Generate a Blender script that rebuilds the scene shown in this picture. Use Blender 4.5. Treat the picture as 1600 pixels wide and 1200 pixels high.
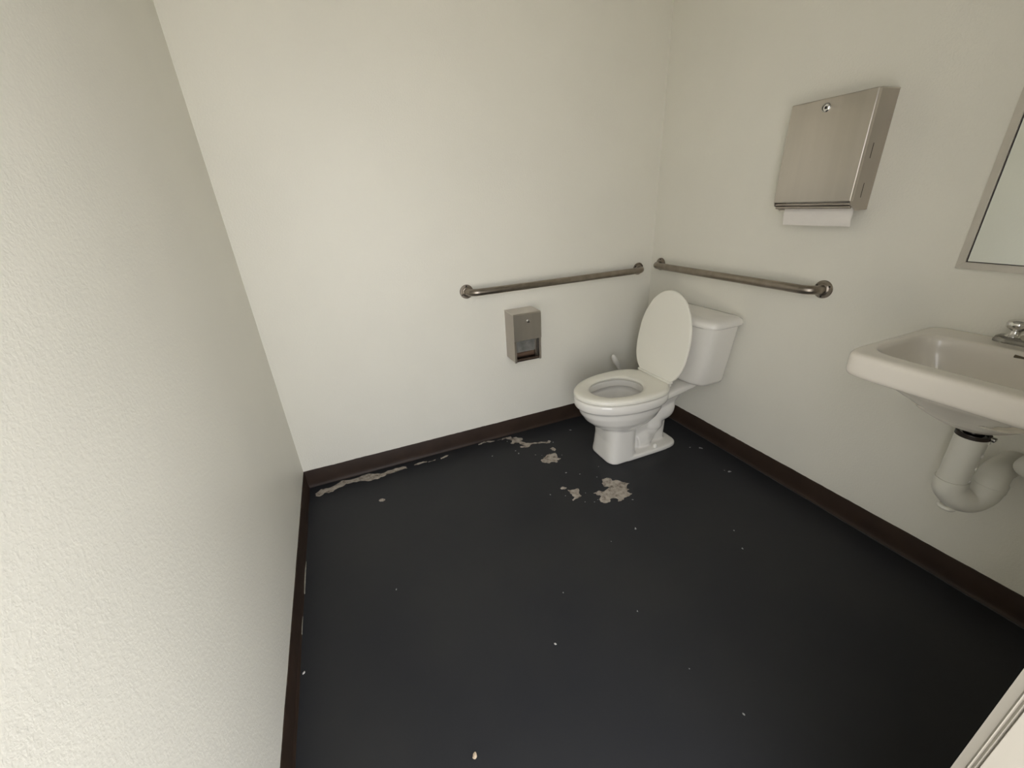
import bpy, bmesh, math, random
from mathutils import Vector, Matrix, noise

for o in list(bpy.data.objects):
    bpy.data.objects.remove(o, do_unlink=True)
scene = bpy.context.scene
COL = scene.collection
PI = math.pi

# ------------------------------------------------------------------ camera
def set_camera():
    yaw, pitch, roll = 0.37821, -0.42207, -0.05783
    fwd = Vector((math.sin(yaw) * math.cos(pitch), math.cos(yaw) * math.cos(pitch), math.sin(pitch)))
    right = Vector((math.cos(yaw), -math.sin(yaw), 0))
    up = right.cross(fwd)
    r2 = right * math.cos(roll) + up * math.sin(roll)
    u2 = -right * math.sin(roll) + up * math.cos(roll)
    m = Matrix(((r2.x, u2.x, -fwd.x, -1.74682), (r2.y, u2.y, -fwd.y, -2.01091), (r2.z, u2.z, -fwd.z, 1.29835), (0, 0, 0, 1)))
    cd = bpy.data.cameras.new('camera')
    cd.sensor_fit = 'HORIZONTAL'
    cd.sensor_width = 36.0
    cd.lens = 637.06 / 1600 * 36.0
    cd.clip_start = 0.01
    cam = bpy.data.objects.new('camera', cd)
    cam.matrix_world = m
    COL.objects.link(cam)
    scene.camera = cam
set_camera()

# ------------------------------------------------------------------ daylight
world = bpy.data.worlds.new('sky')
scene.world = world
world.use_nodes = True
wb = world.node_tree.nodes['Background']
wb.inputs['Color'].default_value = (0.95, 0.96, 1.0, 1)
wb.inputs['Strength'].default_value = 1.0

sd = bpy.data.lights.new('sun', 'SUN')
sd.energy = 6.5
sd.angle = 0.01
sd.color = (1.0, 0.93, 0.82)
sun = bpy.data.objects.new('sun', sd)
sun.rotation_euler = (math.radians(-45), 0, math.radians(20))   # from behind the building: it only reaches the ground outside, past the building's own shade
COL.objects.link(sun)

pd = bpy.data.lights.new('doorway_portal', 'AREA')
pd.shape = 'RECTANGLE'
pd.size, pd.size_y = 0.92, 2.06
pd.cycles.is_portal = True
po = bpy.data.objects.new('doorway_portal', pd)
po.location = (-1.605, -2.13, 1.03)
po.rotation_euler = (PI / 2, 0, 0)                               # faces +y, into the room
COL.objects.link(po)

vs = scene.view_settings
vs.view_transform = 'Standard'
vs.look = 'None'
vs.gamma = 1
vs.use_curve_mapping = False
vs.exposure = 2.22

# ------------------------------------------------------------------ materials
def new_mat(name):
    m = bpy.data.materials.new(name)
    m.use_nodes = True
    nt = m.node_tree
    return m, nt, nt.nodes['Principled BSDF']

def nd(nt, kind, **kw):
    n = nt.nodes.new(kind)
    for k, v in kw.items():
        if k in n.inputs:
            n.inputs[k].default_value = v
        else:
            setattr(n, k, v)
    return n

def coords(nt, scale=(1, 1, 1)):
    tc = nt.nodes.new('ShaderNodeTexCoord')
    mp = nt.nodes.new('ShaderNodeMapping')
    mp.inputs['Scale'].default_value = scale
    nt.links.new(tc.outputs['Object'], mp.inputs['Vector'])
    return mp.outputs['Vector']

def ramp(nt, fac, stops):
    r = nt.nodes.new('ShaderNodeValToRGB')
    e = r.color_ramp.elements
    while len(e) < len(stops):
        e.new(0.5)
    for i, (p, c) in enumerate(stops):
        e[i].position = p
        e[i].color = (c[0], c[1], c[2], 1) if not isinstance(c, (int, float)) else (c, c, c, 1)
    nt.links.new(fac, r.inputs['Fac'])
    return r.outputs['Color']

def simple(name, col, rough=0.5, metal=0.0, var=0.05, vscale=6.0, bump=0.0, bscale=200.0, stretch=(1, 1, 1), coat=0.0, rvar=0.0, spec=0.5):
    m, nt, b = new_mat(name)
    v = coords(nt, stretch)
    n = nd(nt, 'ShaderNodeTexNoise', Scale=vscale, Detail=5.0)
    nt.links.new(v, n.inputs['Vector'])
    lo = [c * (1 - var) for c in col]
    hi = [min(1, c * (1 + var)) for c in col]
    nt.links.new(ramp(nt, n.outputs['Fac'], [(0.3, lo), (0.7, hi)]), b.inputs['Base Color'])
    b.inputs['Roughness'].default_value = rough
    b.inputs['Metallic'].default_value = metal
    b.inputs['Specular IOR Level'].default_value = spec
    b.inputs['Coat Weight'].default_value = coat
    b.inputs['Coat Roughness'].default_value = 0.08
    if rvar:
        mr = nd(nt, 'ShaderNodeMapRange')
        mr.inputs['From Min'].default_value = 0.3
        mr.inputs['From Max'].default_value = 1.0
        mr.inputs['To Min'].default_value = rough - rvar
        mr.inputs['To Max'].default_value = rough + rvar
        nt.links.new(n.outputs['Fac'], mr.inputs['Value'])
        nt.links.new(mr.outputs['Result'], b.inputs['Roughness'])
    if bump:
        n2 = nd(nt, 'ShaderNodeTexNoise', Scale=bscale, Detail=3.0)
        nt.links.new(v, n2.inputs['Vector'])
        bp = nd(nt, 'ShaderNodeBump', Strength=bump, Distance=0.001)
        nt.links.new(n2.outputs['Fac'], bp.inputs['Height'])
        nt.links.new(bp.outputs['Normal'], b.inputs['Normal'])
    return m

def wall_paint(name, col, strength, dist):
    """semi-gloss off-white paint over orange-peel plaster"""
    m, nt, b = new_mat(name)
    v = coords(nt)
    big = nd(nt, 'ShaderNodeTexNoise', Scale=2.2, Detail=4.0)
    nt.links.new(v, big.inputs['Vector'])
    nt.links.new(ramp(nt, big.outputs['Fac'], [(0.3, [c * 0.975 for c in col]), (0.7, [min(1, c * 1.015) for c in col])]), b.inputs['Base Color'])
    b.inputs['Roughness'].default_value = 0.42
    b.inputs['Specular IOR Level'].default_value = 0.4
    peel = nd(nt, 'ShaderNodeTexNoise', Scale=135.0, Detail=3.0, Roughness=0.6, Distortion=0.15)
    nt.links.new(v, peel.inputs['Vector'])
    soft = nd(nt, 'ShaderNodeTexNoise', Scale=22.0, Detail=2.0)
    nt.links.new(v, soft.inputs['Vector'])
    pk = ramp(nt, peel.outputs['Fac'], [(0.42, 0.0), (0.62, 1.0)])
    mx = nd(nt, 'ShaderNodeMath', operation='MULTIPLY_ADD')
    nt.links.new(soft.outputs['Fac'], mx.inputs[0])
    mx.inputs[1].default_value = 1.2
    nt.links.new(pk, mx.inputs[2])
    bp = nd(nt, 'ShaderNodeBump', Strength=strength, Distance=dist)
    nt.links.new(mx.outputs[0], bp.inputs['Height'])
    nt.links.new(bp.outputs['Normal'], b.inputs['Normal'])
    return m

def floor_paint():
    m, nt, b = new_mat('floor_paint')
    v = coords(nt)
    n1 = nd(nt, 'ShaderNodeTexNoise', Scale=2.6, Detail=6.0)
    nt.links.new(v, n1.inputs['Vector'])
    base = ramp(nt, n1.outputs['Fac'], [(0.3, (0.0225, 0.0235, 0.0275)), (0.7, (0.030, 0.0305, 0.032))])
    # tiny dusty scuffs
    n2 = nd(nt, 'ShaderNodeTexNoise', Scale=55.0, Detail=3.0)
    nt.links.new(v, n2.inputs['Vector'])
    sc = ramp(nt, n2.outputs['Fac'], [(0.72, 0.0), (0.80, 0.35)])
    mix = nd(nt, 'ShaderNodeMix', data_type='RGBA')
    nt.links.new(sc, mix.inputs['Factor'])
    nt.links.new(base, mix.inputs['A'])
    mix.inputs['B'].default_value = (0.05, 0.048, 0.045, 1)
    nt.links.new(mix.outputs['Result'], b.inputs['Base Color'])
    mr = nd(nt, 'ShaderNodeMapRange')
    mr.inputs['From Min'].default_value = 0.3
    mr.inputs['From Max'].default_value = 1.0
    mr.inputs['To Min'].default_value = 0.40
    mr.inputs['To Max'].default_value = 0.50
    nt.links.new(n1.outputs['Fac'], mr.inputs['Value'])
    nt.links.new(mr.outputs['Result'], b.inputs['Roughness'])
    b.inputs['Specular IOR Level'].default_value = 0.22
    n3 = nd(nt, 'ShaderNodeTexNoise', Scale=30.0, Detail=6.0)
    nt.links.new(v, n3.inputs['Vector'])
    bp = nd(nt, 'ShaderNodeBump', Strength=0.25, Distance=0.0015)
    nt.links.new(n3.outputs['Fac'], bp.inputs['Height'])
    nt.links.new(bp.outputs['Normal'], b.inputs['Normal'])
    return m

def bare_concrete():
    m, nt, b = new_mat('bare_concrete')
    v = coords(nt)
    n1 = nd(nt, 'ShaderNodeTexNoise', Scale=38.0, Detail=6.0, Roughness=0.65)
    nt.links.new(v, n1.inputs['Vector'])
    c = ramp(nt, n1.outputs['Fac'], [(0.36, (0.15, 0.125, 0.10)), (0.45, (0.35, 0.305, 0.255)), (0.6, (0.50, 0.45, 0.385))])
    nt.links.new(c, b.inputs['Base Color'])
    b.inputs['Roughness'].default_value = 0.85
    return m

PAINT = wall_paint('wall_paint', (0.855, 0.832, 0.742), 0.26, 0.001)
CEIL = simple('ceiling_paint', (0.52, 0.51, 0.48), 0.8, bump=0.2, bscale=60)
FLOOR = floor_paint()
BARE = bare_concrete()
CHIP = simple('pale_paint_chip', (0.42, 0.42, 0.41), 0.7, var=0.2, vscale=60)
BASE = simple('brown_base_paint', (0.036, 0.022, 0.015), 0.5, var=0.18, vscale=9, bump=0.3, bscale=35, spec=0.3)
CAULK = simple('grey_bead', (0.035, 0.034, 0.036), 0.3, var=0.3, vscale=40, bump=0.5, bscale=60)
PEEL = simple('pale_filler', (0.30, 0.29, 0.24), 0.6, var=0.2, vscale=80)
CERAMIC = simple('white_vitreous_china', (0.88, 0.855, 0.80), 0.08, var=0.01, vscale=3, coat=0.6)
SEATM = simple('white_seat_plastic', (0.90, 0.875, 0.78), 0.3, var=0.01, vscale=3)
SINKM = simple('white_sink_china', (0.85, 0.80, 0.715), 0.25, var=0.012, vscale=3, coat=0.4)
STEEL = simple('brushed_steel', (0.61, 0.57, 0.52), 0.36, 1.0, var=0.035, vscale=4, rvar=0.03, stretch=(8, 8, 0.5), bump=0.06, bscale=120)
STEEL_SHADED = simple('brushed_steel_shaded', (0.47, 0.43, 0.385), 0.38, 1.0, var=0.08, vscale=5, rvar=0.05, bump=0.1, bscale=150)  # same steel in a darker copy: shade on the sides put into its colour
BARM = simple('peened_steel', (0.32, 0.28, 0.238), 0.34, 1.0, var=0.14, vscale=28, rvar=0.05, bump=0.35, bscale=300)
CHROME = simple('chrome', (0.75, 0.74, 0.72), 0.10, 1.0, var=0.03, vscale=20)
CHROMED = simple('dark_chrome', (0.28, 0.27, 0.25), 0.12, 1.0, var=0.08, vscale=20)  # darker chrome for the faucet base plate and strap clip
DARKM = simple('dark_hollow', (0.012, 0.010, 0.009), 0.7, var=0.1)
MIRROR = simple('mirror_glass', (0.90, 0.93, 0.90), 0.015, 1.0, var=0.003)
PAPER = simple('paper_towel_sheet', (0.86, 0.82, 0.77), 0.85, var=0.02, vscale=20, bump=0.3, bscale=300)
CARD = simple('cardboard_core', (0.11, 0.065, 0.04), 0.8, var=0.15, vscale=30)
VINYL = simple('white_vinyl_wrap', (0.76, 0.745, 0.67), 0.35, var=0.02, vscale=8, bump=0.2, bscale=40)
RUBBER = simple('dark_rubber', (0.022, 0.014, 0.010), 0.4, var=0.2, vscale=20)
PLAST = simple('white_plastic', (0.88, 0.86, 0.79), 0.35, var=0.02)
DOORP = simple('door_frame_paint', (0.36, 0.335, 0.285), 0.45, var=0.02, vscale=5, bump=0.15, bscale=90)
GROUND = simple('pale_concrete_ground', (0.46, 0.45, 0.42), 0.9, var=0.12, vscale=3, bump=0.5, bscale=40)
WATER = simple('still_water', (0.35, 0.34, 0.30), 0.03, var=0.01, spec=0.5)
FLAKE = simple('tan_flake', (0.55, 0.44, 0.31), 0.8, var=0.25, vscale=150)
WFLAKE = simple('white_flake', (0.65, 0.63, 0.60), 0.7, var=0.15, vscale=150)
EXTW = simple('outside_stucco', (0.62, 0.60, 0.53), 0.9, var=0.05, bump=0.5, bscale=60)

# ------------------------------------------------------------------ mesh helpers
def link(name, mesh, mat=None, parent=None, smooth=False, kind=None):
    o = bpy.data.objects.new(name, mesh)
    COL.objects.link(o)
    if mat:
        mesh.materials.clear()
        mesh.materials.append(mat)
    if parent:
        o.parent = parent
    if smooth:
        for p in mesh.polygons:
            p.use_smooth = True
        if smooth is not True:
            mesh.set_sharp_from_angle(angle=math.radians(smooth))
    if kind:
        o['kind'] = kind
    return o

def from_bm(name, bm, mat=None, parent=None, smooth=False, kind=None):
    bmesh.ops.recalc_face_normals(bm, faces=bm.faces)
    me = bpy.data.meshes.new(name)
    bm.to_mesh(me)
    bm.free()
    return link(name, me, mat, parent, smooth, kind)

def tag(o, label, cat, group=None):
    o['label'] = label
    o['category'] = cat
    if group:
        o['group'] = group
    return o

def thing(name, label, cat, loc=(0, 0, 0), group=None):
    o = bpy.data.objects.new(name, None)
    o.empty_display_size = 0.1
    o.location = loc
    COL.objects.link(o)
    return tag(o, label, cat, group)

def box(bm, x0, x1, y0, y1, z0, z1, bevel=0.0, seg=2):
    vs_ = [bm.verts.new((x, y, z)) for z in (z0, z1) for y in (y0, y1) for x in (x0, x1)]
    f = [(0, 2, 3, 1), (4, 5, 7, 6), (0, 1, 5, 4), (2, 6, 7, 3), (0, 4, 6, 2), (1, 3, 7, 5)]
    fs = [bm.faces.new([vs_[i] for i in q]) for q in f]
    if bevel:
        es = list({e for fc in fs for e in fc.edges})
        bmesh.ops.bevel(bm, geom=es, offset=bevel, segments=seg, affect='EDGES', profile=0.5)
    return bm

def loft(bm, rings, cap0=True, cap1=True, closed=False):
    vr = [[bm.verts.new(p) for p in r] for r in rings]
    n = len(rings[0])
    pairs = list(zip(vr[:-1], vr[1:]))
    if closed:
        pairs.append((vr[-1], vr[0]))
    for a, b in pairs:
        for i in range(n):
            j = (i + 1) % n
            bm.faces.new((a[i], a[j], b[j], b[i]))
    if not closed:
        if cap0:
            bm.faces.new(list(reversed(vr[0])))
        if cap1:
            bm.faces.new(vr[-1])
    return bm

def sup(x0, x1, hw, z, n=2.5, N=48, yc=0.0, nb=None):
    """superellipse ring between x0 and x1, half width hw, at height z; nb = exponent of the +x half"""
    cx, a = (x0 + x1) / 2, (x1 - x0) / 2
    out = []
    for i in range(N):
        t = 2 * PI * i / N
        c, s = math.cos(t), math.sin(t)
        e = nb if (nb and c > 0) else n
        out.append((cx + a * math.copysign(abs(c) ** (2 / e), c), yc + hw * math.copysign(abs(s) ** (2 / e), s), z))
    return out

def egg(front, back, cx, hw, z, N=64, nb=2.6, nf=2.0, cut=None):
    """elongated toilet outline. front is at -x"""
    out = []
    for i in range(N):
        t = 2 * PI * i / N
        c, s = math.cos(t), math.sin(t)
        if c < 0:
            x = cx - (cx - front) * abs(c) ** (2 / nf)
            y = hw * math.copysign(abs(s) ** (2 / nf), s)
        else:
            x = cx + (back - cx) * abs(c) ** (2 / nb)
            y = hw * math.copysign(abs(s) ** (2 / nb), s)
            if cut is not None and x > cut:
                x = cut
        out.append((x, y, z))
    return out

def tube(bm, path, r, N=20, caps=True):
    pts = [Vector(p) for p in path]
    rs = r if isinstance(r, (list, tuple)) else [r] * len(pts)
    prev = None
    rings = []
    for i, p in enumerate(pts):
        d = (pts[min(i + 1, len(pts) - 1)] - pts[max(i - 1, 0)]).normalized()
        if prev is None:
            a = Vector((0, 0, 1)) if abs(d.z) < 0.9 else Vector((1, 0, 0))
            u = d.cross(a).normalized()
        else:
            u = (prev - d * prev.dot(d)).normalized()
        w = d.cross(u)
        prev = u
        rings.append([tuple(p + (u * math.cos(2 * PI * k / N) + w * math.sin(2 * PI * k / N)) * rs[i]) for k in range(N)])
    return loft(bm, rings, caps, caps)

def spline(pts, n=8):
    P = [Vector(p) for p in pts]
    out = []
    for i in range(len(P) - 1):
        p0, p1, p2, p3 = P[max(i - 1, 0)], P[i], P[i + 1], P[min(i + 2, len(P) - 1)]
        for k in range(n):
            t = k / n
            out.append(0.5 * ((2 * p1) + (p2 - p0) * t + (2 * p0 - 5 * p1 + 4 * p2 - p3) * t * t + (3 * p1 - p0 - 3 * p2 + p3) * t ** 3))
    out.append(P[-1])
    return out

def lathe(bm, prof, origin, axis, N=28):
    """prof = [(radius, distance along axis)]"""
    ax = Vector(axis).normalized()
    a = Vector((0, 0, 1)) if abs(ax.z) < 0.9 else Vector((1, 0, 0))
    u = ax.cross(a).normalized()
    w = ax.cross(u)
    o = Vector(origin)
    rings = []
    for r, h in prof:
        r = max(r, 1e-4)
        rings.append([tuple(o + ax * h + (u * math.cos(2 * PI * k / N) + w * math.sin(2 * PI * k / N)) * r) for k in range(N)])
    return loft(bm, rings)

def prism(bm, poly, axis, a0, a1):
    """extrude a 2-D polygon along an axis: 'z' poly=(x,y); 'x' poly=(y,z); 'y' poly=(x,z)"""
    def P(p, a):
        return {'z': (p[0], p[1], a), 'x': (a, p[0], p[1]), 'y': (p[0], a, p[1])}[axis]
    return loft(bm, [[P(p, a0) for p in poly], [P(p, a1) for p in poly]])

def melt(bms, voxel, cutters=(), smooth_it=6, pre=0):
    """fuse closed solids into one continuous surface (voxel remesh), cut hollows out, soften"""
    bm = bmesh.new()
    for b in bms:
        bmesh.ops.recalc_face_normals(b, faces=b.faces)
        me = bpy.data.meshes.new('t')
        b.to_mesh(me)
        b.free()
        bm.from_mesh(me)
    me = bpy.data.meshes.new('t')
    bm.to_mesh(me)
    bm.free()
    o = bpy.data.objects.new('t', me)
    COL.objects.link(o)
    r = o.modifiers.new('r', 'REMESH')
    r.mode = 'VOXEL'
    r.voxel_size = voxel
    tmp = []
    if pre:
        s0 = o.modifiers.new('s0', 'SMOOTH')
        s0.factor = 0.5
        s0.iterations = pre
    for b in cutters:
        bmesh.ops.recalc_face_normals(b, faces=b.faces)
        m2 = bpy.data.meshes.new('c')
        b.to_mesh(m2)
        b.free()
        c = bpy.data.objects.new('c', m2)
        COL.objects.link(c)
        tmp.append(c)
        d = o.modifiers.new('b', 'BOOLEAN')
        d.operation = 'DIFFERENCE'
        d.object = c
        d.solver = 'EXACT'
    r2 = None
    if cutters:
        r2 = o.modifiers.new('r2', 'REMESH')
        r2.mode = 'VOXEL'
        r2.voxel_size = voxel
    s = o.modifiers.new('s', 'SMOOTH')
    s.factor = 0.5
    s.iterations = smooth_it
    bpy.context.view_layer.update()
    dg = bpy.context.evaluated_depsgraph_get()
    res = bpy.data.meshes.new_from_object(o.evaluated_get(dg))
    for t in tmp + [o]:
        bpy.data.objects.remove(t, do_unlink=True)
    return res

# ------------------------------------------------------------------ room shell
W = 2.115
YF = -1.972          # inner face of the wall with the doorway
H = 2.44
DX0, DX1 = -2.06, -1.15

def slab(name, *b, mat):
    return from_bm(name, box(bmesh.new(), *b), mat, kind='structure')

floor = slab('floor', -W - 0.12, 0.12, -2.13, 0.12, -0.10, 0.0, mat=FLOOR)
slab('wall_left', -W - 0.12, -W, -2.13, 0.12, 0.0, H, mat=PAINT)
slab('wall_back', -W, 0.0, 0.0, 0.12, 0.0, H, mat=PAINT)
slab('wall_right', 0.0, 0.12, -2.13, 0.12, 0.0, H, mat=PAINT)
fw = bmesh.new()
box(fw, -W, DX0, -2.13, YF, 0.0, H)
box(fw, DX1, 0.0, -2.13, YF, 0.0, H)
box(fw, DX0, DX1, -2.13, YF, 2.09, H)
from_bm('wall_front', fw, PAINT, kind='structure')
slab('ceiling', -W - 0.12, 0.12, -2.16, 0.12, H, H + 0.16, mat=CEIL)
from_bm('ground', box(bmesh.new(), -14, 12, -20, -2.13, -0.16, -0.03), GROUND, kind='structure')

# door frame: jamb posts with a ribbed weather strip, and a head
door = bpy.data.objects.new('door_1', None)
door['kind'] = 'structure'
COL.objects.link(door)
prof = [(DX1, -2.14), (DX1 - 0.008, -2.135), (DX1 - 0.008, -1.9805), (DX1 - 0.0035, -1.9795), (DX1 - 0.007, -1.9775), (DX1 - 0.0035, -1.9755),
        (DX1 - 0.0065, -1.9735), (DX1 - 0.004, -1.972), (DX1 - 0.001, -1.9635), (DX1 + 0.055, -1.9635), (DX1 + 0.06, -1.972), (DX1 + 0.002, -1.9725), (DX1 + 0.002, -2.14)]
from_bm('jamb', prism(bmesh.new(), prof, 'z', 0.0, 2.12), DOORP, door)
prof2 = [(2 * (DX0 + DX1) / 2 - x, y) for x, y in prof]
from_bm('jamb', prism(bmesh.new(), prof2, 'z', 0.0, 2.12), DOORP, door)
hb = box(bmesh.new(), DX0 + 0.009, DX1 - 0.009, -2.14, -1.9635, 2.075, 2.13, 0.002)
from_bm('head', hb, DOORP, door)

# baseboards: coved strip with a toe, hand-painted uneven top edge
def baseboard(name, p0, p1, inward, h=0.098, toe=0.010, seed=0.0):
    p0, p1, n = Vector(p0), Vector(p1), Vector(inward)
    L = (p1 - p0).length
    N = max(8, int(L / 0.012))
    rings = []
    for i in range(N + 1):
        t = i / N
        q = p0.lerp(p1, t)
        s = t * L
        j = noise.noise(Vector((s * 9, seed, 0))) * 0.0016 + noise.noise(Vector((s * 45, seed, 3))) * 0.0011
        k = noise.noise(Vector((s * 7, seed, 9))) * 0.0025
        sec = [(0.0, 0.0), (toe + k, 0.0), (toe + k, 0.0018), (0.0065 + k * 0.5, 0.006), (0.0042, 0.014), (0.0038, 0.03), (0.0036, h - 0.003 + j), (0.0026, h + j), (0.0, h + j)]
        rings.append([tuple(q + n * a + Vector((0, 0, z))) for a, z in sec])
    return from_bm(name, loft(bmesh.new(), rings), BASE, kind='structure', smooth=35)

bb_b = baseboard('baseboard_back', (-W, 0, 0), (0, 0, 0), (0, -1, 0), seed=1.0)
bb_r = baseboard('baseboard_right', (0, -0.0, 0), (0, YF, 0), (-1, 0, 0), seed=5.0)
bb_l = baseboard('baseboard_left', (-W, -0.0, 0), (-W, YF, 0), (1, 0, 0), seed=9.0, toe=0.008)
baseboard('baseboard_front', (DX1 + 0.062, YF, 0), (0, YF, 0), (0, 1, 0), seed=13.0)
# glossy bead along the right toe, pale filler showing at the left one
pts = []
for i in range(150):
    y = -0.28 - i * 0.0112
    pts.append((-0.0125 - 0.002 * noise.noise(Vector((y * 8, 2, 2))), y, 0.0012))
from_bm('bead', tube(bmesh.new(), pts, [0.0016 + 0.0014 * max(0, noise.noise(Vector((p[1] * 6, 7, 1)))) for p in pts], 8), CAULK, bb_r, smooth=True)
for y0, y1, dx in ((-0.535, -0.70, 0.0095), (-0.80, -0.872, 0.0075)):
    pp = [(-W + dx - 0.002 * math.sin(PI * k / 9), y0 + (y1 - y0) * k / 9, 0.0035) for k in range(10)]
    from_bm('filler_sliver', tube(bmesh.new(), pp, [0.0008 + 0.0022 * math.sin(PI * (k + 0.3) / 10) for k in range(10)], 6), PEEL, bb_l, smooth=True)

# ------------------------------------------------------------------ worn floor paint
PATCHES = [
    [(-1.0204, -0.0356), (-0.989, -0.0306), (-0.9875, -0.053), (-0.9615, -0.0524), (-0.9368, -0.0798), (-0.9387, -0.1001), (-0.9585, -0.1036), (-0.9488, -0.1225), (-0.919, -0.1519), (-0.8815, -0.1648), (-0.854, -0.1683), (-0.8192, -0.1867), (-0.8066, -0.1768), (-0.8007, -0.1937), (-0.8139, -0.2045), (-0.8484, -0.1863), (-0.8868, -0.1756), (-0.9126, -0.1688), (-0.9342, -0.1842), (-0.9491, -0.1856), (-0.9849, -0.1707), (-0.983, -0.1585), (-0.9605, -0.1638), (-0.9661, -0.1447), (-0.9747, -0.1157), (-0.9923, -0.1065), (-1.0131, -0.1132), (-1.0193, -0.0991), (-1.0031, -0.0897), (-1.0067, -0.0641), (-1.0192, -0.0504)],
    [(-0.9392, -0.3377), (-0.9031, -0.3206), (-0.8849, -0.3057), (-0.8549, -0.3089), (-0.8331, -0.3078), (-0.8354, -0.3314), (-0.8457, -0.3564), (-0.833, -0.3714), (-0.8505, -0.3777), (-0.8628, -0.3749), (-0.8623, -0.3892), (-0.8701, -0.3945), (-0.8912, -0.3766), (-0.9086, -0.3838), (-0.9218, -0.3701), (-0.9409, -0.3544)],
    [(-0.8424, -0.2585), (-0.8212, -0.2526), (-0.8142, -0.2797), (-0.8279, -0.2916), (-0.8392, -0.2794)],
    [(-0.7415, -0.6246), (-0.718, -0.6244), (-0.6968, -0.6372), (-0.7024, -0.6545), (-0.6706, -0.6706), (-0.6544, -0.6938), (-0.639, -0.7114), (-0.6581, -0.7162), (-0.6738, -0.7368), (-0.6695, -0.7484), (-0.6867, -0.7536), (-0.6836, -0.7708), (-0.6758, -0.7774), (-0.6952, -0.7857), (-0.7234, -0.7849), (-0.7515, -0.7971), (-0.7675, -0.7933), (-0.7605, -0.7751), (-0.772, -0.7649), (-0.7905, -0.7644), (-0.8042, -0.7793), (-0.8338, -0.7731), (-0.8388, -0.7533), (-0.8322, -0.7391), (-0.8139, -0.7305), (-0.8164, -0.7203), (-0.8305, -0.7132), (-0.8284, -0.7006), (-0.8365, -0.6938), (-0.8168, -0.6927), (-0.8026, -0.6905), (-0.793, -0.7046), (-0.7548, -0.6959), (-0.7441, -0.6899), (-0.7642, -0.6721), (-0.7591, -0.6504)],
    [(-0.9326, -0.6155), (-0.9202, -0.6265), (-0.906, -0.629), (-0.8847, -0.6303), (-0.8863, -0.6483), (-0.8952, -0.6578), (-0.8963, -0.6846), (-0.9112, -0.6888), (-0.9279, -0.6911), (-0.9501, -0.6976), (-0.9507, -0.6885), (-0.9288, -0.6773), (-0.9365, -0.6644), (-0.9356, -0.642), (-0.9341, -0.6289)],
    [(-0.9579, -0.5885), (-0.939, -0.5884), (-0.9302, -0.6006), (-0.9439, -0.608), (-0.9584, -0.6006)],
    [(-2.0807, -0.0742), (-2.0527, -0.0463), (-2.0067, -0.0546), (-1.9529, -0.02), (-1.9055, -0.0328), (-1.8316, -0.0242), (-1.7712, -0.0433), (-1.6955, -0.0461), (-1.6183, -0.049), (-1.6154, -0.0702), (-1.674, -0.074), (-1.7383, -0.0835), (-1.7766, -0.0939), (-1.8362, -0.0794), (-1.895, -0.0607), (-1.9306, -0.0582), (-1.9665, -0.0749), (-1.9958, -0.0962), (-2.0355, -0.0866), (-2.0579, -0.1061), (-2.0782, -0.0919)],
    [(-1.5773, -0.0551), (-1.545, -0.0465), (-1.5056, -0.0514), (-1.5093, -0.0623), (-1.5551, -0.064)],
    [(-1.4981, -0.0604), (-1.4563, -0.0562), (-1.4615, -0.0665), (-1.5001, -0.0696)],
    [(-1.4296, -0.0595), (-1.3813, -0.05), (-1.3942, -0.062), (-1.4283, -0.0707)],
    [(-1.7908, -0.2778), (-1.7781, -0.2666), (-1.7602, -0.2795), (-1.7635, -0.2876), (-1.786, -0.286)],
]
STREAK = [(-1.1911, -0.0203), (-1.1159, -0.0214), (-1.0104, -0.0285), (-1.0135, -0.0361), (-1.1215, -0.0364), (-1.1945, -0.0302)]
CHIPS = [(-1.0287, -0.0735, 0.0046), (-1.0236, -0.1869, 0.0051), (-1.0197, -0.2206, 0.0069), (-1.1603, -0.1748, 0.0051), (-0.9417, -0.2761, 0.0043), (-0.6343, -0.1352, 0.0075), (-0.8723, -0.4956, 0.0057), (-0.8159, -0.5371, 0.0039), (-0.7525, -0.5965, 0.0038), (-0.6954, -0.5265, 0.0029), (-0.8688, -0.6757, 0.0031), (-0.9054, -0.7287, 0.003), (-0.7009, -0.8137, 0.0046), (-0.9649, -0.6501, 0.0037), (-0.7938, -0.2083, 0.0046), (-0.8436, -0.7422, 0.003), (-1.0254, -0.6106, 0.0037), (-0.8662, -0.7483, 0.0031), (-0.9112, -0.2957, 0.0025), (-0.8058, -0.9667, 0.008), (-0.4517, -1.1529, 0.0043), (-0.502, -1.2348, 0.0054), (-1.0436, -1.2769, 0.0043), (-0.9823, -1.6412, 0.0041), (-0.8123, -0.3452, 0.0035), (-1.7885, -0.8275, 0.0043), (-0.1418, -0.8591, 0.0099), (-0.1553, -0.8402, 0.004), (-0.1036, -0.6371, 0.0115), (-0.1502, -0.6054, 0.0048), (-1.2355, -1.1057, 0.0028), (-1.0259, -1.4917, 0.0019), (-0.9394, -0.9808, 0.0025)]

def rough_outline(poly, seed, depth=2, amp=0.20):
    rnd = random.Random(seed)
    P = list(poly)
    for d in range(depth):
        Q = []
        for i, a in enumerate(P):
            b = P[(i + 1) % len(P)]
            dx, dy = b[0] - a[0], b[1] - a[1]
            k = rnd.uniform(-amp, amp)
            Q += [a, ((a[0] + b[0]) / 2 - dy * k, (a[1] + b[1]) / 2 + dx * k)]
        P = Q
    return P

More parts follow.
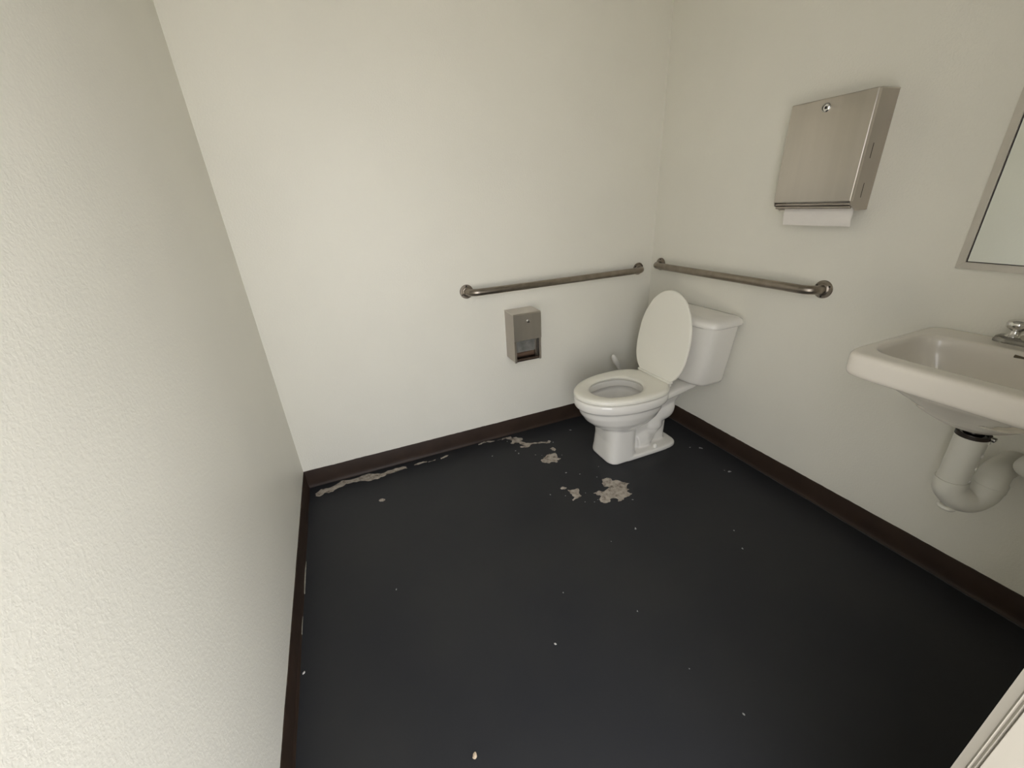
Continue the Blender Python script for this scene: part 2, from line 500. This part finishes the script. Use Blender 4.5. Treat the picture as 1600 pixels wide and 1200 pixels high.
def flat_patch(name, poly, mat, z=0.0006):
    bm = bmesh.new()
    vs_ = [bm.verts.new((x, y, z)) for x, y in poly]
    es = [bm.edges.new((vs_[i], vs_[(i + 1) % len(vs_)])) for i in range(len(vs_))]
    bmesh.ops.triangle_fill(bm, use_beauty=True, edges=es, normal=(0, 0, 1))
    r = bmesh.ops.extrude_face_region(bm, geom=list(bm.faces))
    for v in [g for g in r['geom'] if isinstance(g, bmesh.types.BMVert)]:
        v.co.z -= z + 0.0004
    return from_bm(name, bm, mat, floor)

for i, P in enumerate(PATCHES):
    flat_patch('bare_concrete_patch', rough_outline(P, 10 + i), BARE)
flat_patch('bare_concrete_patch', rough_outline(STREAK, 77, 3), BARE, 0.0005)
for i, (x, y, r) in enumerate(CHIPS):
    rnd = random.Random(200 + i)
    a0 = rnd.uniform(0, 6)
    poly = []
    for k in range(11):
        t = 2 * PI * k / 11
        rr = r * rnd.uniform(0.45, 1.1)
        u, w = rr * math.cos(t), rr * 0.65 * math.sin(t)
        poly.append((x + u * math.cos(a0) - w * math.sin(a0), y + u * math.sin(a0) + w * math.cos(a0)))
    flat_patch('paint_chip', poly, CHIP)

# ------------------------------------------------------------------ toilet
YT = -0.455
toilet = thing('toilet', 'white two-piece floor toilet with raised lid and seat down, in the far corner', 'toilet', (0, YT, 0))

def bowl_mesh():
    S = []
    # rim band
    b = bmesh.new()
    loft(b, [egg(-0.770, -0.315, -0.505, 0.169, 0.325, nb=3), egg(-0.784, -0.305, -0.505, 0.180, 0.334, nb=3), egg(-0.787, -0.300, -0.505, 0.183, 0.352, nb=3),
             egg(-0.786, -0.300, -0.505, 0.182, 0.372, nb=3), egg(-0.780, -0.303, -0.505, 0.177, 0.379, nb=3)])
    S.append(b)
    # bowl belly
    b = bmesh.new()
    loft(b, [egg(-0.60, -0.44, -0.53, 0.07, 0.165), egg(-0.645, -0.40, -0.53, 0.098, 0.185), egg(-0.69, -0.36, -0.525, 0.126, 0.215),
             egg(-0.728, -0.33, -0.52, 0.148, 0.25), egg(-0.755, -0.315, -0.51, 0.163, 0.29), egg(-0.770, -0.31, -0.505, 0.171, 0.34)])
    S.append(b)
    # front column
    b = bmesh.new()
    loft(b, [sup(-0.640, -0.462, 0.108, 0.0, 4.0), sup(-0.640, -0.462, 0.108, 0.012, 4.0), sup(-0.636, -0.464, 0.105, 0.05, 3.8), sup(-0.632, -0.464, 0.101, 0.12, 3.6),
             sup(-0.640, -0.460, 0.099, 0.19, 3.4), sup(-0.655, -0.45, 0.105, 0.24, 3.0)])
    S.append(b)
    # foot plate
    b = bmesh.new()
    loft(b, [sup(-0.62, -0.188, 0.110, 0.0, 5), sup(-0.62, -0.188, 0.110, 0.020, 5), sup(-0.615, -0.194, 0.103, 0.027, 5)])
    S.append(b)
    # web between column and trapway
    b = bmesh.new()
    loft(b, [sup(-0.50, -0.235, 0.042, 0.0, 5), sup(-0.50, -0.23, 0.042, 0.15, 5), sup(-0.52, -0.15, 0.05, 0.35, 5)])
    S.append(b)
    # rear deck that carries the tank: sections along the axis
    b = bmesh.new()
    rings = []
    for x, hw, z0, z1 in ((-0.50, 0.165, 0.335, 0.377), (-0.42, 0.163, 0.332, 0.377), (-0.34, 0.146, 0.328, 0.376), (-0.26, 0.126, 0.326, 0.375), (-0.18, 0.112, 0.332, 0.374), (-0.10, 0.106, 0.342, 0.374), (-0.036, 0.104, 0.345, 0.374)):
        zc, hz = (z0 + z1) / 2, (z1 - z0) / 2
        rings.append([(x, hw * math.copysign(abs(math.cos(t)) ** 0.4, math.cos(t)), zc + hz * math.copysign(abs(math.sin(t)) ** 0.4, math.sin(t))) for t in [2 * PI * (i + 0.5) / 32 for i in range(32)]])
    loft(b, rings)
    S.append(b)
    b = bmesh.new()
    loft(b, [sup(-0.36, -0.17, 0.055, 0.24, 2.5), sup(-0.42, -0.12, 0.085, 0.345, 3)])
    S.append(b)
    # trapway: swelling and narrowing S
    b = bmesh.new()
    tw = spline([(-0.27, 0, 0.33), (-0.235, 0, 0.265), (-0.246, 0, 0.212), (-0.290, 0, 0.172), (-0.312, 0, 0.135), (-0.325, 0, 0.095), (-0.375, 0, 0.064), (-0.43, 0, 0.055)], 6)
    rk = [0.054, 0.060, 0.071, 0.056, 0.067, 0.050, 0.069, 0.064]
    rr_ = []
    for i in range(len(tw)):
        k, t = divmod(i, 6)
        t /= 6
        k2 = min(k + 1, 7)
        t = t * t * (3 - 2 * t)
        rr_.append(rk[k] * (1 - t) + rk[k2] * t)
    tube(b, tw, rr_, 24)
    S.append(b)
    c = bmesh.new()
    loft(c, [egg(-0.61, -0.48, -0.545, 0.055, 0.19), egg(-0.655, -0.45, -0.545, 0.085, 0.23), egg(-0.712, -0.41, -0.545, 0.120, 0.28),
             egg(-0.753, -0.385, -0.54, 0.150, 0.312), egg(-0.753, -0.385, -0.54, 0.150, 0.332), egg(-0.722, -0.405, -0.54, 0.122, 0.341), egg(-0.722, -0.405, -0.54, 0.122, 0.42)])
    return melt(S, 0.0040, [c], 3, pre=5)

bowl = link('bowl', bowl_mesh(), CERAMIC, toilet, smooth=True)
wbm = bmesh.new()
loft(wbm, [egg(-0.640, -0.46, -0.545, 0.075, 0.212), egg(-0.645, -0.455, -0.545, 0.079, 0.218)])
from_bm('water', wbm, WATER, toilet)

# seat
SO = dict(cx=-0.500, hw=0.181)
def seat_outer(k, z, cut=-0.312):
    """k = inset"""
    return egg(-0.785 + k, -0.290 - k, -0.500, 0.181 - k, z, N=96, nb=2.7, nf=2.05, cut=cut - k * 0.3)
def seat_inner(k, z):
    return egg(-0.702 + k, -0.417 - k, -0.540, 0.113 - k, z, N=96, nb=2.1, nf=2.1)
b = bmesh.new()
loft(b, [seat_outer(0.006, 0.382), seat_outer(0.0, 0.386), seat_outer(-0.001, 0.397), seat_outer(0.003, 0.4045), seat_outer(0.012, 0.4085), seat_outer(0.03, 0.4095), seat_inner(-0.018, 0.4055), seat_inner(-0.005, 0.402),
         seat_inner(0.0, 0.397), seat_inner(-0.002, 0.388), seat_inner(-0.008, 0.382)], closed=True)
from_bm('seat', b, SEATM, toilet, smooth=50)

# raised lid: hinge axis at the back of the seat, leaning against the tank
lidpiv = Vector((-0.318, 0, 0.414))
th = math.radians(8.5)
def lid_ring(k, d):
    out = []
    for x, y, z in egg(-0.445 + k, 0.02, -0.185, 0.181 - k, 0, N=96, nb=2.7, nf=2.08, cut=-k * 0.4):
        l = -x            # distance from the hinge
        p = Vector((math.sin(th) * l - math.cos(th) * (-d), y, math.cos(th) * l + math.sin(th) * (-d)))
        out.append(tuple(lidpiv + p))
    return out
b = bmesh.new()
loft(b, [lid_ring(0.010, 0.0), lid_ring(0.003, 0.0005), lid_ring(0.0, 0.004), lid_ring(0.0, 0.010), lid_ring(0.004, 0.014), lid_ring(0.03, 0.0175)])
lid = from_bm('lid', b, SEATM, toilet, smooth=50)
# hinge rail and posts
b = bmesh.new()
box(b, -0.326, -0.300, -0.122, 0.122, 0.4085, 0.4205, 0.004, 3)
from_bm('hinge_rail', b, SEATM, toilet, smooth=40)
for s in (-1, 1):
    b = bmesh.new()
    box(b, -0.305, -0.275, s * 0.075 - 0.016, s * 0.075 + 0.016, 0.374, 0.412, 0.006, 3)
    from_bm('hinge_post', b, SEATM, toilet, smooth=40)

# tank
def rr(x0, x1, hw, z, n=6, nb=9):
    n = n * 0.72
    return sup(x0, x1, hw, z, n, 72, 0.0, nb)
b = bmesh.new()
loft(b, [rr(-0.170, -0.030, 0.160, 0.3755, 4), rr(-0.186, -0.016, 0.178, 0.382, 5), rr(-0.193, -0.012, 0.185, 0.40, 6), rr(-0.200, -0.012, 0.203, 0.52, 7), rr(-0.206, -0.012, 0.219, 0.64, 7), rr(-0.209, -0.012, 0.225, 0.700, 7)])
from_bm('tank', b, CERAMIC, toilet, smooth=60)
b = bmesh.new()
loft(b, [rr(-0.208, -0.010, 0.222, 0.6985, 7), rr(-0.223, -0.006, 0.238, 0.699, 7), rr(-0.228, -0.004, 0.243, 0.704, 6), rr(-0.228, -0.004, 0.243, 0.716, 6), rr(-0.222, -0.006, 0.236, 0.728, 5), rr(-0.205, -0.014, 0.215, 0.737, 5), rr(-0.17, -0.04, 0.17, 0.7395, 4), rr(-0.12, -0.09, 0.08, 0.740, 3)])
from_bm('tank_lid', b, CERAMIC, toilet, smooth=60)
# flush lever on the tank's left front, behind the raised lid
b = bmesh.new()
lathe(b, [(0.013, 0), (0.015, 0.004), (0.012, 0.010), (0.006, 0.012)], (-0.206, 0.175, 0.655), (-1, 0, 0), 16)
tube(b, [(-0.218, 0.178, 0.655), (-0.221, 0.15, 0.652), (-0.222, 0.115, 0.645)], [0.006, 0.006, 0.008], 10)
from_bm('flush_lever', b, CHROME, toilet, smooth=50)
for s in (-1, 1):
    b = bmesh.new()
    lathe(b, [(0.0135, 0), (0.0135, 0.008), (0.012, 0.016), (0.008, 0.021), (0.002, 0.0235)], (-0.342, s * 0.088, 0.024), (0, 0, 1), 18)
    from_bm('bolt_cap', b, PLAST, toilet, smooth=50)
b = bmesh.new()
lathe(b, [(0.010, 0), (0.012, 0.006), (0.008, 0.014), (0.004, 0.03), (0.004, 0.04)], (-0.165, -0.055, 0.345), (0, 0, -1), 10)
from_bm('tank_nut', b, RUBBER, toilet, smooth=50)

# white brush standing in the corner behind the bowl: only the tip of its handle shows
br = thing('toilet_brush', 'white handle tip sticking up behind the toilet seat, against the back wall', 'brush', (-0.12, -0.10, 0))
hp = spline([(0.0, 0, 0.05), (-0.06, 0, 0.16), (-0.125, 0, 0.27), (-0.160, 0, 0.34), (-0.185, 0, 0.385), (-0.203, 0, 0.418)], 5)
hr = [0.006] * 13 + [0.008, 0.011, 0.013, 0.015, 0.0165, 0.0175, 0.018, 0.0175, 0.0165, 0.015, 0.013, 0.010, 0.004]
from_bm('handle', tube(bmesh.new(), hp, hr[:len(hp)], 14), PLAST, br, smooth=True)
b = bmesh.new()
lathe(b, [(0.040, 0), (0.042, 0.01), (0.036, 0.10), (0.03, 0.115), (0.012, 0.12)], (0, 0, 0), (0, 0, 1), 20)
from_bm('holder', b, PLAST, br, smooth=40)

# ------------------------------------------------------------------ grab bars
def grab_bar(label, p0, p1, n):
    """p0, p1: flange centres on the wall, n: wall normal"""
    p0, p1, n = Vector(p0), Vector(p1), Vector(n)
    t = thing('grab_bar', label, 'grab bar', p0)
    d = (p1 - p0)
    L = d.length
    d.normalize()
    off, R, rb = 0.060, 0.050, 0.0175
    path = [n * 0.002, n * (off - R)]
    for k in range(1, 9):
        a = PI / 2 * k / 8
        path.append(n * (off - R + R * math.sin(a)) + d * (R - R * math.cos(a)))
    mid = [path[-1] + d * ((L - 2 * R) * k / 12) for k in range(1, 12)]
    endp = [p.copy() for p in reversed(path)]
    endp = [n * p.dot(n) + d * (L - p.dot(d)) for p in endp]
    from_bm('bar', tube(bmesh.new(), path + mid + endp, rb, 24), BARM, t, smooth=50)
    upv = Vector((0, 0, 1))
    side = d
    for q in (Vector((0, 0, 0)), d * L):
        b = bmesh.new()
        lathe(b, [(0.0350, 0.0005), (0.0350, 0.004), (0.0335, 0.0062), (0.024, 0.0068), (0.020, 0.010), (0.0178, 0.011)], q, n, 32)
        fl = from_bm('flange', b, BARM, t, smooth=35)
        for k in range(3):
            a = math.radians((90, 210, 330)[k] + (0 if q.length < 0.1 else 60))
            c = q + (side * math.cos(a) + upv * math.sin(a)) * 0.0275
            b = bmesh.new()
            lathe(b, [(0.0036, 0.006), (0.0036, 0.0076), (0.0015, 0.0078)], c, n, 10)
            from_bm('screw', b, DARKM, fl, smooth=40)
    return t

grab_bar('worn steel grab bar on the back wall above the toilet paper dispenser', (-1.167, 0, 0.8905), (-0.1002, 0, 0.8905), (0, -1, 0))
grab_bar('worn steel grab bar on the right wall above the toilet tank', (0, -0.0795, 0.915), (0, -0.9935, 0.915), (-1, 0, 0))

# ------------------------------------------------------------------ toilet paper dispenser (back wall)
tp = thing('toilet_paper_dispenser', 'small steel toilet paper dispenser under the grab bar on the back wall', 'dispenser', (-0.890, 0, 0.49))
hw, D = 0.078, 0.120
# body shell in local coordinates (x across, y out of wall is -, z up from 0 to .275)
def side_prof(x0, x1):
    b = bmesh.new()
    box(b, x0, x1, -D + 0.003, -0.001, 0.012, 0.272, 0.0008, 1)
    return b
from_bm('side_panel', side_prof(-hw, -hw + 0.0025), STEEL_SHADED, tp)
from_bm('side_panel', side_prof(hw - 0.0025, hw), STEEL_SHADED, tp)
for s in (-1, 1):       # folded front edges of the sides below the hood
    b = bmesh.new()
    x0, x1 = sorted((s * hw, s * (hw - 0.012)))
    box(b, x0, x1, -D + 0.001, -D + 0.0045, 0.008, 0.13, 0.0008, 1)
    from_bm('side_flange', b, STEEL_SHADED, tp)
from_bm('back_panel', box(bmesh.new(), -hw + 0.003, hw - 0.003, -0.005, -0.001, 0.012, 0.27), STEEL_SHADED, tp)
b = bmesh.new()
prism(b, [(-D - 0.002, 0.130), (-D - 0.003, 0.268), (-D + 0.002, 0.2745), (-0.001, 0.2765), (-0.001, 0.273), (-D + 0.003, 0.271), (-D + 0.0005, 0.266), (-D + 0.0005, 0.130)], 'x', -hw - 0.0012, hw + 0.0012)
hood = from_bm('hood', b, STEEL, tp, smooth=30)
b = bmesh.new()
lathe(b, [(0.0095, 0.0), (0.0095, 0.002), (0.0075, 0.004), (0.0072, 0.006), (0.003, 0.0065)], (0.006, -D - 0.003, 0.232), (0, -1, 0), 20)
lk = from_bm('lock', b, CHROME, hood, smooth=35)
from_bm('keyhole', box(bmesh.new(), 0.0048, 0.0072, -D - 0.0102, -D - 0.0094, 0.2275, 0.2365), DARKM, hood)
b = bmesh.new()
box(b, -hw + 0.005, hw - 0.005, -D + 0.03, -D + 0.032, 0.055, 0.150, 0.0)
from_bm('inner_flap', b, simple('smoky_plate', (0.30, 0.30, 0.29), 0.25, 0.6, var=0.3, vscale=30), tp)
for x in (0.052, 0.060):
    from_bm('spindle_rail', box(bmesh.new(), x, x + 0.0025, -D + 0.012, -0.006, 0.02, 0.135), STEEL_SHADED, tp)
from_bm('spindle', tube(bmesh.new(), [(-hw + 0.003, -0.066, 0.052), (hw - 0.003, -0.066, 0.052)], 0.008, 12), DARKM, tp, smooth=40)
core = bmesh.new()
tube(core, [(-0.052, 0, 0), (0.050, 0, 0)], 0.021, 24, caps=False)
tube(core, [(-0.052, 0, 0), (0.050, 0, 0)], 0.0195, 24, caps=False)
b = bmesh.new()
box(b, -hw + 0.003, hw - 0.003, -D + 0.004, -0.006, 0.012, 0.015)
box(b, -hw + 0.003, hw - 0.003, -D + 0.004, -D + 0.007, 0.012, 0.026)
from_bm('bottom_plate', b, simple('dark_brown_plate', (0.10, 0.07, 0.05), 0.5, 0.5, var=0.3, vscale=40), tp)  # dark brown plate and lip across the bottom opening
co = from_bm('toilet_roll_core', core, CARD, smooth=60)
co.location = (-0.890, -0.066, 0.49 + 0.052 - 0.0115)
tag(co, 'empty brown roll core inside the small steel toilet paper dispenser', 'roll core')

# ------------------------------------------------------------------ paper towel dispenser (right wall)
pt = thing('paper_towel_dispenser', 'steel paper towel dispenser with keyed lock, high on the right wall', 'dispenser', (0, -0.929, 1.205))
hy, Dd = 0.138, 0.103
HT = 0.352
side_poly = [(-0.001, 0.0), (-0.001, HT), (-Dd + 0.004, HT), (-Dd, HT - 0.006), (-Dd, 0.030), (-Dd + 0.004, 0.018), (-Dd + 0.022, 0.010), (-Dd + 0.038, 0.0)]
for s in (-1, 1):
    y0, y1 = sorted((s * hy, s * (hy - 0.0022)))
    b = bmesh.new()
    prism(b, side_poly, 'y', y0, y1)
    sp = from_bm('side_panel', b, STEEL_SHADED, pt)
    for z0, dx in ((0.158, -0.060), (0.040, -0.054)):
        b = bmesh.new()
        yy = s * hy
        ya, yb = sorted((yy - 0.0005 * s, yy + 0.0006 * s))
        poly = [(dx + 0.000, z0 + 0.045), (dx - 0.0022, z0 + 0.044), (dx - 0.0022 + 0.000, z0 + 0.001), (dx, z0)]
        prism(b, poly, 'y', ya, yb)
        from_bm('slot', b, DARKM, sp)
b = bmesh.new()
box(b, -Dd - 0.0025, -Dd + 0.014, -hy - 0.001, hy + 0.001, 0.029, HT + 0.001, 0.0042, 3)
prism(b, [(-0.001, HT + 0.001), (-Dd + 0.010, HT + 0.001), (-Dd + 0.010, HT - 0.002), (-0.001, HT - 0.002)], 'y', -hy - 0.001, hy + 0.001)
fr = from_bm('front_cover', b, STEEL, pt, smooth=30)
b = bmesh.new()
for za, zb, ua, ub in ((0.019, 0.026, -Dd + 0.004, -Dd + 0.012),):
    box(b, ua, ub, -hy + 0.003, hy - 0.003, za, zb, 0.002, 2)
from_bm('dispensing_lip', b, STEEL_SHADED, pt, smooth=40)
b = bmesh.new()
tube(b, [(-Dd + 0.014, -hy + 0.003, 0.0125), (-Dd + 0.014, hy - 0.003, 0.0125)], 0.0055, 14)
from_bm('rolled_edge', b, STEEL_SHADED, pt, smooth=40)
from_bm('back_panel', box(bmesh.new(), -0.004, -0.001, -hy + 0.003, hy - 0.003, 0.004, HT - 0.004), STEEL_SHADED, pt)
for s in (-1, 1):
    y0, y1 = sorted((s * (hy - 0.003), s * (hy - 0.020)))
    from_bm('bottom_tab', box(bmesh.new(), -Dd + 0.040, -0.004, y0, y1, 0.001, 0.004), STEEL_SHADED, pt)
b = bmesh.new()
lathe(b, [(0.0145, 0.0), (0.0145, 0.002), (0.0125, 0.0045), (0.0105, 0.0052), (0.0095, 0.0015), (0.001, 0.0012)], (-Dd - 0.0025, 0.013, 0.325), (-1, 0, 0.0), 24)
lk = from_bm('lock', b, CHROME, fr, smooth=35)
from_bm('keyhole', box(bmesh.new(), -Dd - 0.0046, -Dd - 0.0034, 0.009, 0.017, 0.3210, 0.3290), DARKM, fr)
# the sheet that hangs out
b = bmesh.new()
rows = []
for k, (x, z) in enumerate([(-0.062, 0.03), (-0.0635, 0.012), (-0.0645, -0.005), (-0.065, -0.022), (-0.063, -0.036), (-0.060, -0.045), (-0.058, -0.053)]):
    rows.append([(x + 0.0012 * math.sin(j * 0.9 + k), y, z) for j, y in enumerate([-0.130 + 0.248 * j / 12 for j in range(13)])])
for off in (0.0, 0.0012):
    V = [[b.verts.new((x + off, y, z)) for x, y, z in r] for r in rows]
    for r0, r1 in zip(V[:-1], V[1:]):
        for i in range(12):
            b.faces.new((r0[i], r0[i + 1], r1[i + 1], r1[i]))
sh = from_bm('paper_towel', b, PAPER, smooth=60)
sh.location = (0, -0.931, 1.205)
tag(sh, 'white paper towel sheet hanging out below the wall dispenser', 'paper towel')

# ------------------------------------------------------------------ mirror
MY0, MY1, MZ0, MZ1 = -1.356, -1.826, 1.040, 1.955
mir = thing('mirror', 'steel-framed wall mirror above the sink at the right edge', 'mirror', (0, (MY0 + MY1) / 2, MZ0))
mw, mh, f = (MY0 - MY1) / 2, MZ1 - MZ0, 0.019
def frame_piece(a, bq, c, d):
    """four outer/inner corner points of a mitred channel (y,z)"""
    bm = bmesh.new()
    poly = [a, bq, c, d]
    loft(bm, [[(-0.001, y, z) for y, z in poly], [(-0.0135, y, z) for y, z in poly]])
    bmesh.ops.recalc_face_normals(bm, faces=bm.faces)
    bmesh.ops.bevel(bm, geom=[e for e in bm.edges if all(v.co.x < -0.01 for v in e.verts)], offset=0.0012, segments=2, affect='EDGES')
    return from_bm('frame_rail', bm, FRAME, mir, smooth=30)
FRAME = simple('satin_steel_frame', (0.60, 0.57, 0.52), 0.42, 1.0, var=0.06, vscale=15, rvar=0.05)
frame_piece((-mw, 0), (mw, 0), (mw - f, f), (-mw + f, f))
frame_piece((-mw, mh), (-mw + f, mh - f), (mw - f, mh - f), (mw, mh))
frame_piece((mw, 0), (mw, mh), (mw - f, mh - f), (mw - f, f))
frame_piece((-mw, 0), (-mw + f, f), (-mw + f, mh - f), (-mw, mh))
from_bm('glass', box(bmesh.new(), -0.0075, -0.0015, -mw + f - 0.001, mw - f + 0.001, f - 0.001, mh - f + 0.001), MIRROR, mir)
b = bmesh.new()
e0, e1 = 0.0, 0.0022
for y0, y1, z0, z1 in ((-mw + f, mw - f, f, f + e1), (-mw + f, mw - f, mh - f - e1, mh - f), (-mw + f, -mw + f + e1, f, mh - f), (mw - f - e1, mw - f, f, mh - f)):
    box(b, -0.0085, -0.0074, y0, y1, z0, z1)
from_bm('gasket', b, RUBBER, mir)

# ------------------------------------------------------------------ sink
YS = -1.585
ZS = 0.858
sink = thing('wall_sink', 'white wall-hung rectangular sink below the mirror at the right edge', 'sink', (0, YS, 0))
def sring(u0, u1, hw, z, n=5.0, nb=14):
    return sup(-u1, -u0, hw, z, n, 72, 0.0, nb)
def sink_mesh():
    S = []
    b = bmesh.new()
    loft(b, [sring(0.001, 0.440, 0.213, ZS - 0.072, 8), sring(0.001, 0.458, 0.229, ZS - 0.069, 9), sring(0.001, 0.463, 0.233, ZS - 0.060, 9), sring(0.001, 0.463, 0.234, ZS - 0.012, 9),
             sring(0.001, 0.459, 0.231, ZS - 0.004, 9), sring(0.001, 0.450, 0.225, ZS, 9)])
    S.append(b)
    b = bmesh.new()
    loft(b, [sring(0.16, 0.25, 0.04, ZS - 0.203, 2.2, 2.2), sring(0.13, 0.28, 0.068, ZS - 0.190, 2.4, 2.4), sring(0.10, 0.32, 0.100, ZS - 0.165, 2.6, 2.6), sring(0.07, 0.36, 0.140, ZS - 0.130, 3, 3), sring(0.03, 0.40, 0.172, ZS - 0.095, 3.5, 4), sring(0.003, 0.42, 0.190, ZS - 0.06, 5, 6)])
    S.append(b)
    c = bmesh.new()
    loft(c, [sring(0.17, 0.30, 0.075, ZS - 0.150, 2.5, 2.5), sring(0.145, 0.345, 0.135, ZS - 0.138, 3.2, 3.2), sring(0.128, 0.378, 0.175, ZS - 0.10, 4.2, 4.2), sring(0.120, 0.392, 0.190, ZS - 0.05, 5, 5),
             sring(0.114, 0.400, 0.197, ZS - 0.010, 5, 5), sring(0.106, 0.410, 0.205, ZS + 0.001, 5, 5), sring(0.10, 0.416, 0.211, ZS + 0.04, 5, 5)])
    return melt(S, 0.0042, [c], 7, pre=6)
link('basin', sink_mesh(), SINKM, sink, smooth=True)
b = bmesh.new()
lathe(b, [(0.004, -0.006), (0.022, -0.004), (0.024, 0.003), (0.018, 0.004), (0.016, 0.0)], (-0.225, 0, ZS - 0.149), (0, 0, 1), 24)
from_bm('drain', b, CHROME, sink, smooth=40)
b = bmesh.new()
tube(b, [(-0.1150, 0.004, ZS - 0.013), (-0.1150, -0.016, ZS - 0.0135), (-0.1150, -0.030, ZS - 0.013)], [0.0042, 0.0026, 0.0036], 8)
from_bm('overflow_slot', b, simple('stained_hole', (0.09, 0.065, 0.035), 0.6), sink, smooth=40)

# faucet
fa = thing('faucet', 'chrome two-handle faucet on the back ledge of the sink', 'faucet', (-0.036, -1.592, ZS))
b = bmesh.new()
loft(b, [sup(-0.026, 0.026, 0.087, -0.001, 3.2, 56), sup(-0.026, 0.026, 0.087, 0.006, 3.2, 56), sup(-0.024, 0.024, 0.084, 0.014, 3.0, 56), sup(-0.019, 0.019, 0.078, 0.0185, 2.8, 56)])
from_bm('base_plate', b, CHROMED, fa, smooth=40)
for s in (-1, 1):
    b = bmesh.new()
    lathe(b, [(0.017, 0), (0.019, 0.004), (0.011, 0.010), (0.010, 0.020), (0.016, 0.024), (0.023, 0.030), (0.0245, 0.040), (0.022, 0.047), (0.012, 0.052), (0.002, 0.053)], (0.0, s * 0.050, 0.014), (0, 0, 1), 28)
    from_bm('handle', b, CHROME, fa, smooth=50)
b = bmesh.new()
tube(b, spline([(0.004, 0, 0.010), (0.002, 0, 0.035), (-0.02, 0, 0.058), (-0.065, 0, 0.060), (-0.105, 0, 0.045)], 6), [0.015] * 6 + [0.0135] * 6 + [0.0115] * 12 + [0.010], 16)
from_bm('spout', b, CHROME, fa, smooth=50)

# insulated drain trap under the sink
X0, Y0 = -0.205, -1.598
tr = thing('drain_trap', 'white vinyl-wrapped drain pipe hanging in a curve under the sink', 'drain pipe', (X0, Y0, 0.40))
b = bmesh.new()
tube(b, [(0, 0, 0.070), (0, 0, 0.076), (0, 0, 0.15), (0, 0, 0.232)], [0.032, 0.034, 0.034, 0.035], 28)
from_bm('pipe_cover', b, VINYL, tr, smooth=50)
b = bmesh.new()
tp_path = spline([(0, 0, 0.085), (0.002, -0.003, 0.050), (0.020, -0.022, 0.022), (0.048, -0.038, 0.016), (0.072, -0.050, 0.038), (0.078, -0.053, 0.074)], 7)
tube(b, tp_path, 0.0375, 28)
ub = from_bm('trap_bend_cover', b, VINYL, tr, smooth=50)
b = bmesh.new()
tube(b, spline([(0.078, -0.053, 0.056), (0.084, -0.052, 0.086), (0.110, -0.048, 0.102), (0.150, -0.048, 0.106), (0.2045, -0.048, 0.106)], 6), [0.038] * 6 + [0.034] * 19, 28)
from_bm('trap_arm_cover', b, VINYL, tr, smooth=50)
b = bmesh.new()
lathe(b, [(0.020, 0), (0.022, 0.006), (0.018, 0.012)], (0.012, -0.012, -0.022), (0, 0, 1), 20)
from_bm('cleanout_plug', b, VINYL, tr, smooth=50)
for k in range(4):
    b = bmesh.new()
    a = math.radians(-62)
    dirv = Vector((math.cos(a) * 0.55 - 0.25, math.sin(a), 0)).normalized()
    lathe(b, [(0.0052, 0), (0.0052, 0.002), (0.003, 0.0035)], dirv * 0.034 + Vector((0, 0, 0.095 + k * 0.043)), dirv, 12)
    from_bm('snap_button', b, PLAST, tr, smooth=50)
b = bmesh.new()
rg = []
for z, r in ((-0.0055, 0.0362), (0.0055, 0.0362), (0.0055, 0.030), (-0.0055, 0.030)):
    rg.append([(r * math.cos(2 * PI * k / 32), r * math.sin(2 * PI * k / 32), 0.236 + z) for k in range(32)])
loft(b, rg, closed=True)
clamp = from_bm('dark_strap', b, RUBBER, tr, smooth=40)
b = bmesh.new()
tube(b, [(0, 0, 0.225), (0, 0, 0.262)], 0.022, 20)
from_bm('tailpiece', b, CHROME, tr, smooth=40)
b = bmesh.new()
box(b, -0.006, 0.010, -0.045, -0.034, 0.232, 0.242, 0.002, 2)
from_bm('strap_clip', b, CHROMED, tr, smooth=40)

# insulated shut-off valve
va = thing('supply_valve', 'white wrapped shut-off valve beside the drain pipe, cut by the right edge', 'valve', (0, -1.701, 0.553))
b = bmesh.new()
lathe(b, [(0.030, 0.001), (0.033, 0.01), (0.033, 0.09), (0.031, 0.112), (0.024, 0.124), (0.010, 0.130), (0.001, 0.131)], (0, 0, 0), (-1, 0, 0.0), 28)
from_bm('valve_cover', b, VINYL, va, smooth=50)
b = bmesh.new()
tube(b, spline([(-0.085, 0.0, 0.025), (-0.085, 0.004, 0.10), (-0.07, 0.04, 0.19), (-0.058, 0.085, 0.262)], 6), 0.007, 12)
from_bm('supply_hose', b, simple('braided_hose', (0.35, 0.34, 0.32), 0.45, 0.8, var=0.3, vscale=300), va, smooth=60)

# ------------------------------------------------------------------ crumbs on the floor
def crumb(name, label, x, y, r, mat, seed, group=None, cat='debris'):
    b = bmesh.new()
    bmesh.ops.create_icosphere(b, subdivisions=2, radius=r)
    for v in b.verts:
        k = 1 + 0.45 * noise.noise(v.co * (1.2 / r) + Vector((seed, 0, 0)))
        v.co = Vector((v.co.x * k, v.co.y * 0.7 * k, v.co.z * 0.45 * k))
    zmin = min(v.co.z for v in b.verts)
    o = from_bm(name, b, mat, smooth=50)
    o.location = (x, y, -zmin)
    o.rotation_euler = (0, 0, seed)
    return tag(o, label, cat, group)
crumb('plaster_crumb', 'largest tan crumb on the dark floor, at the bottom centre of the frame', -1.6774, -1.4277, 0.0075, FLAKE, 1.0)
crumb('plaster_crumb', 'thin pale crumb on the dark floor, right of the largest tan crumb', -1.3508, -1.2597, 0.0045, WFLAKE, 2.3)
crumb('plaster_crumb', 'pale crumb on the floor beside the left baseboard', -2.0967, -1.0108, 0.0050, WFLAKE, 4.1)
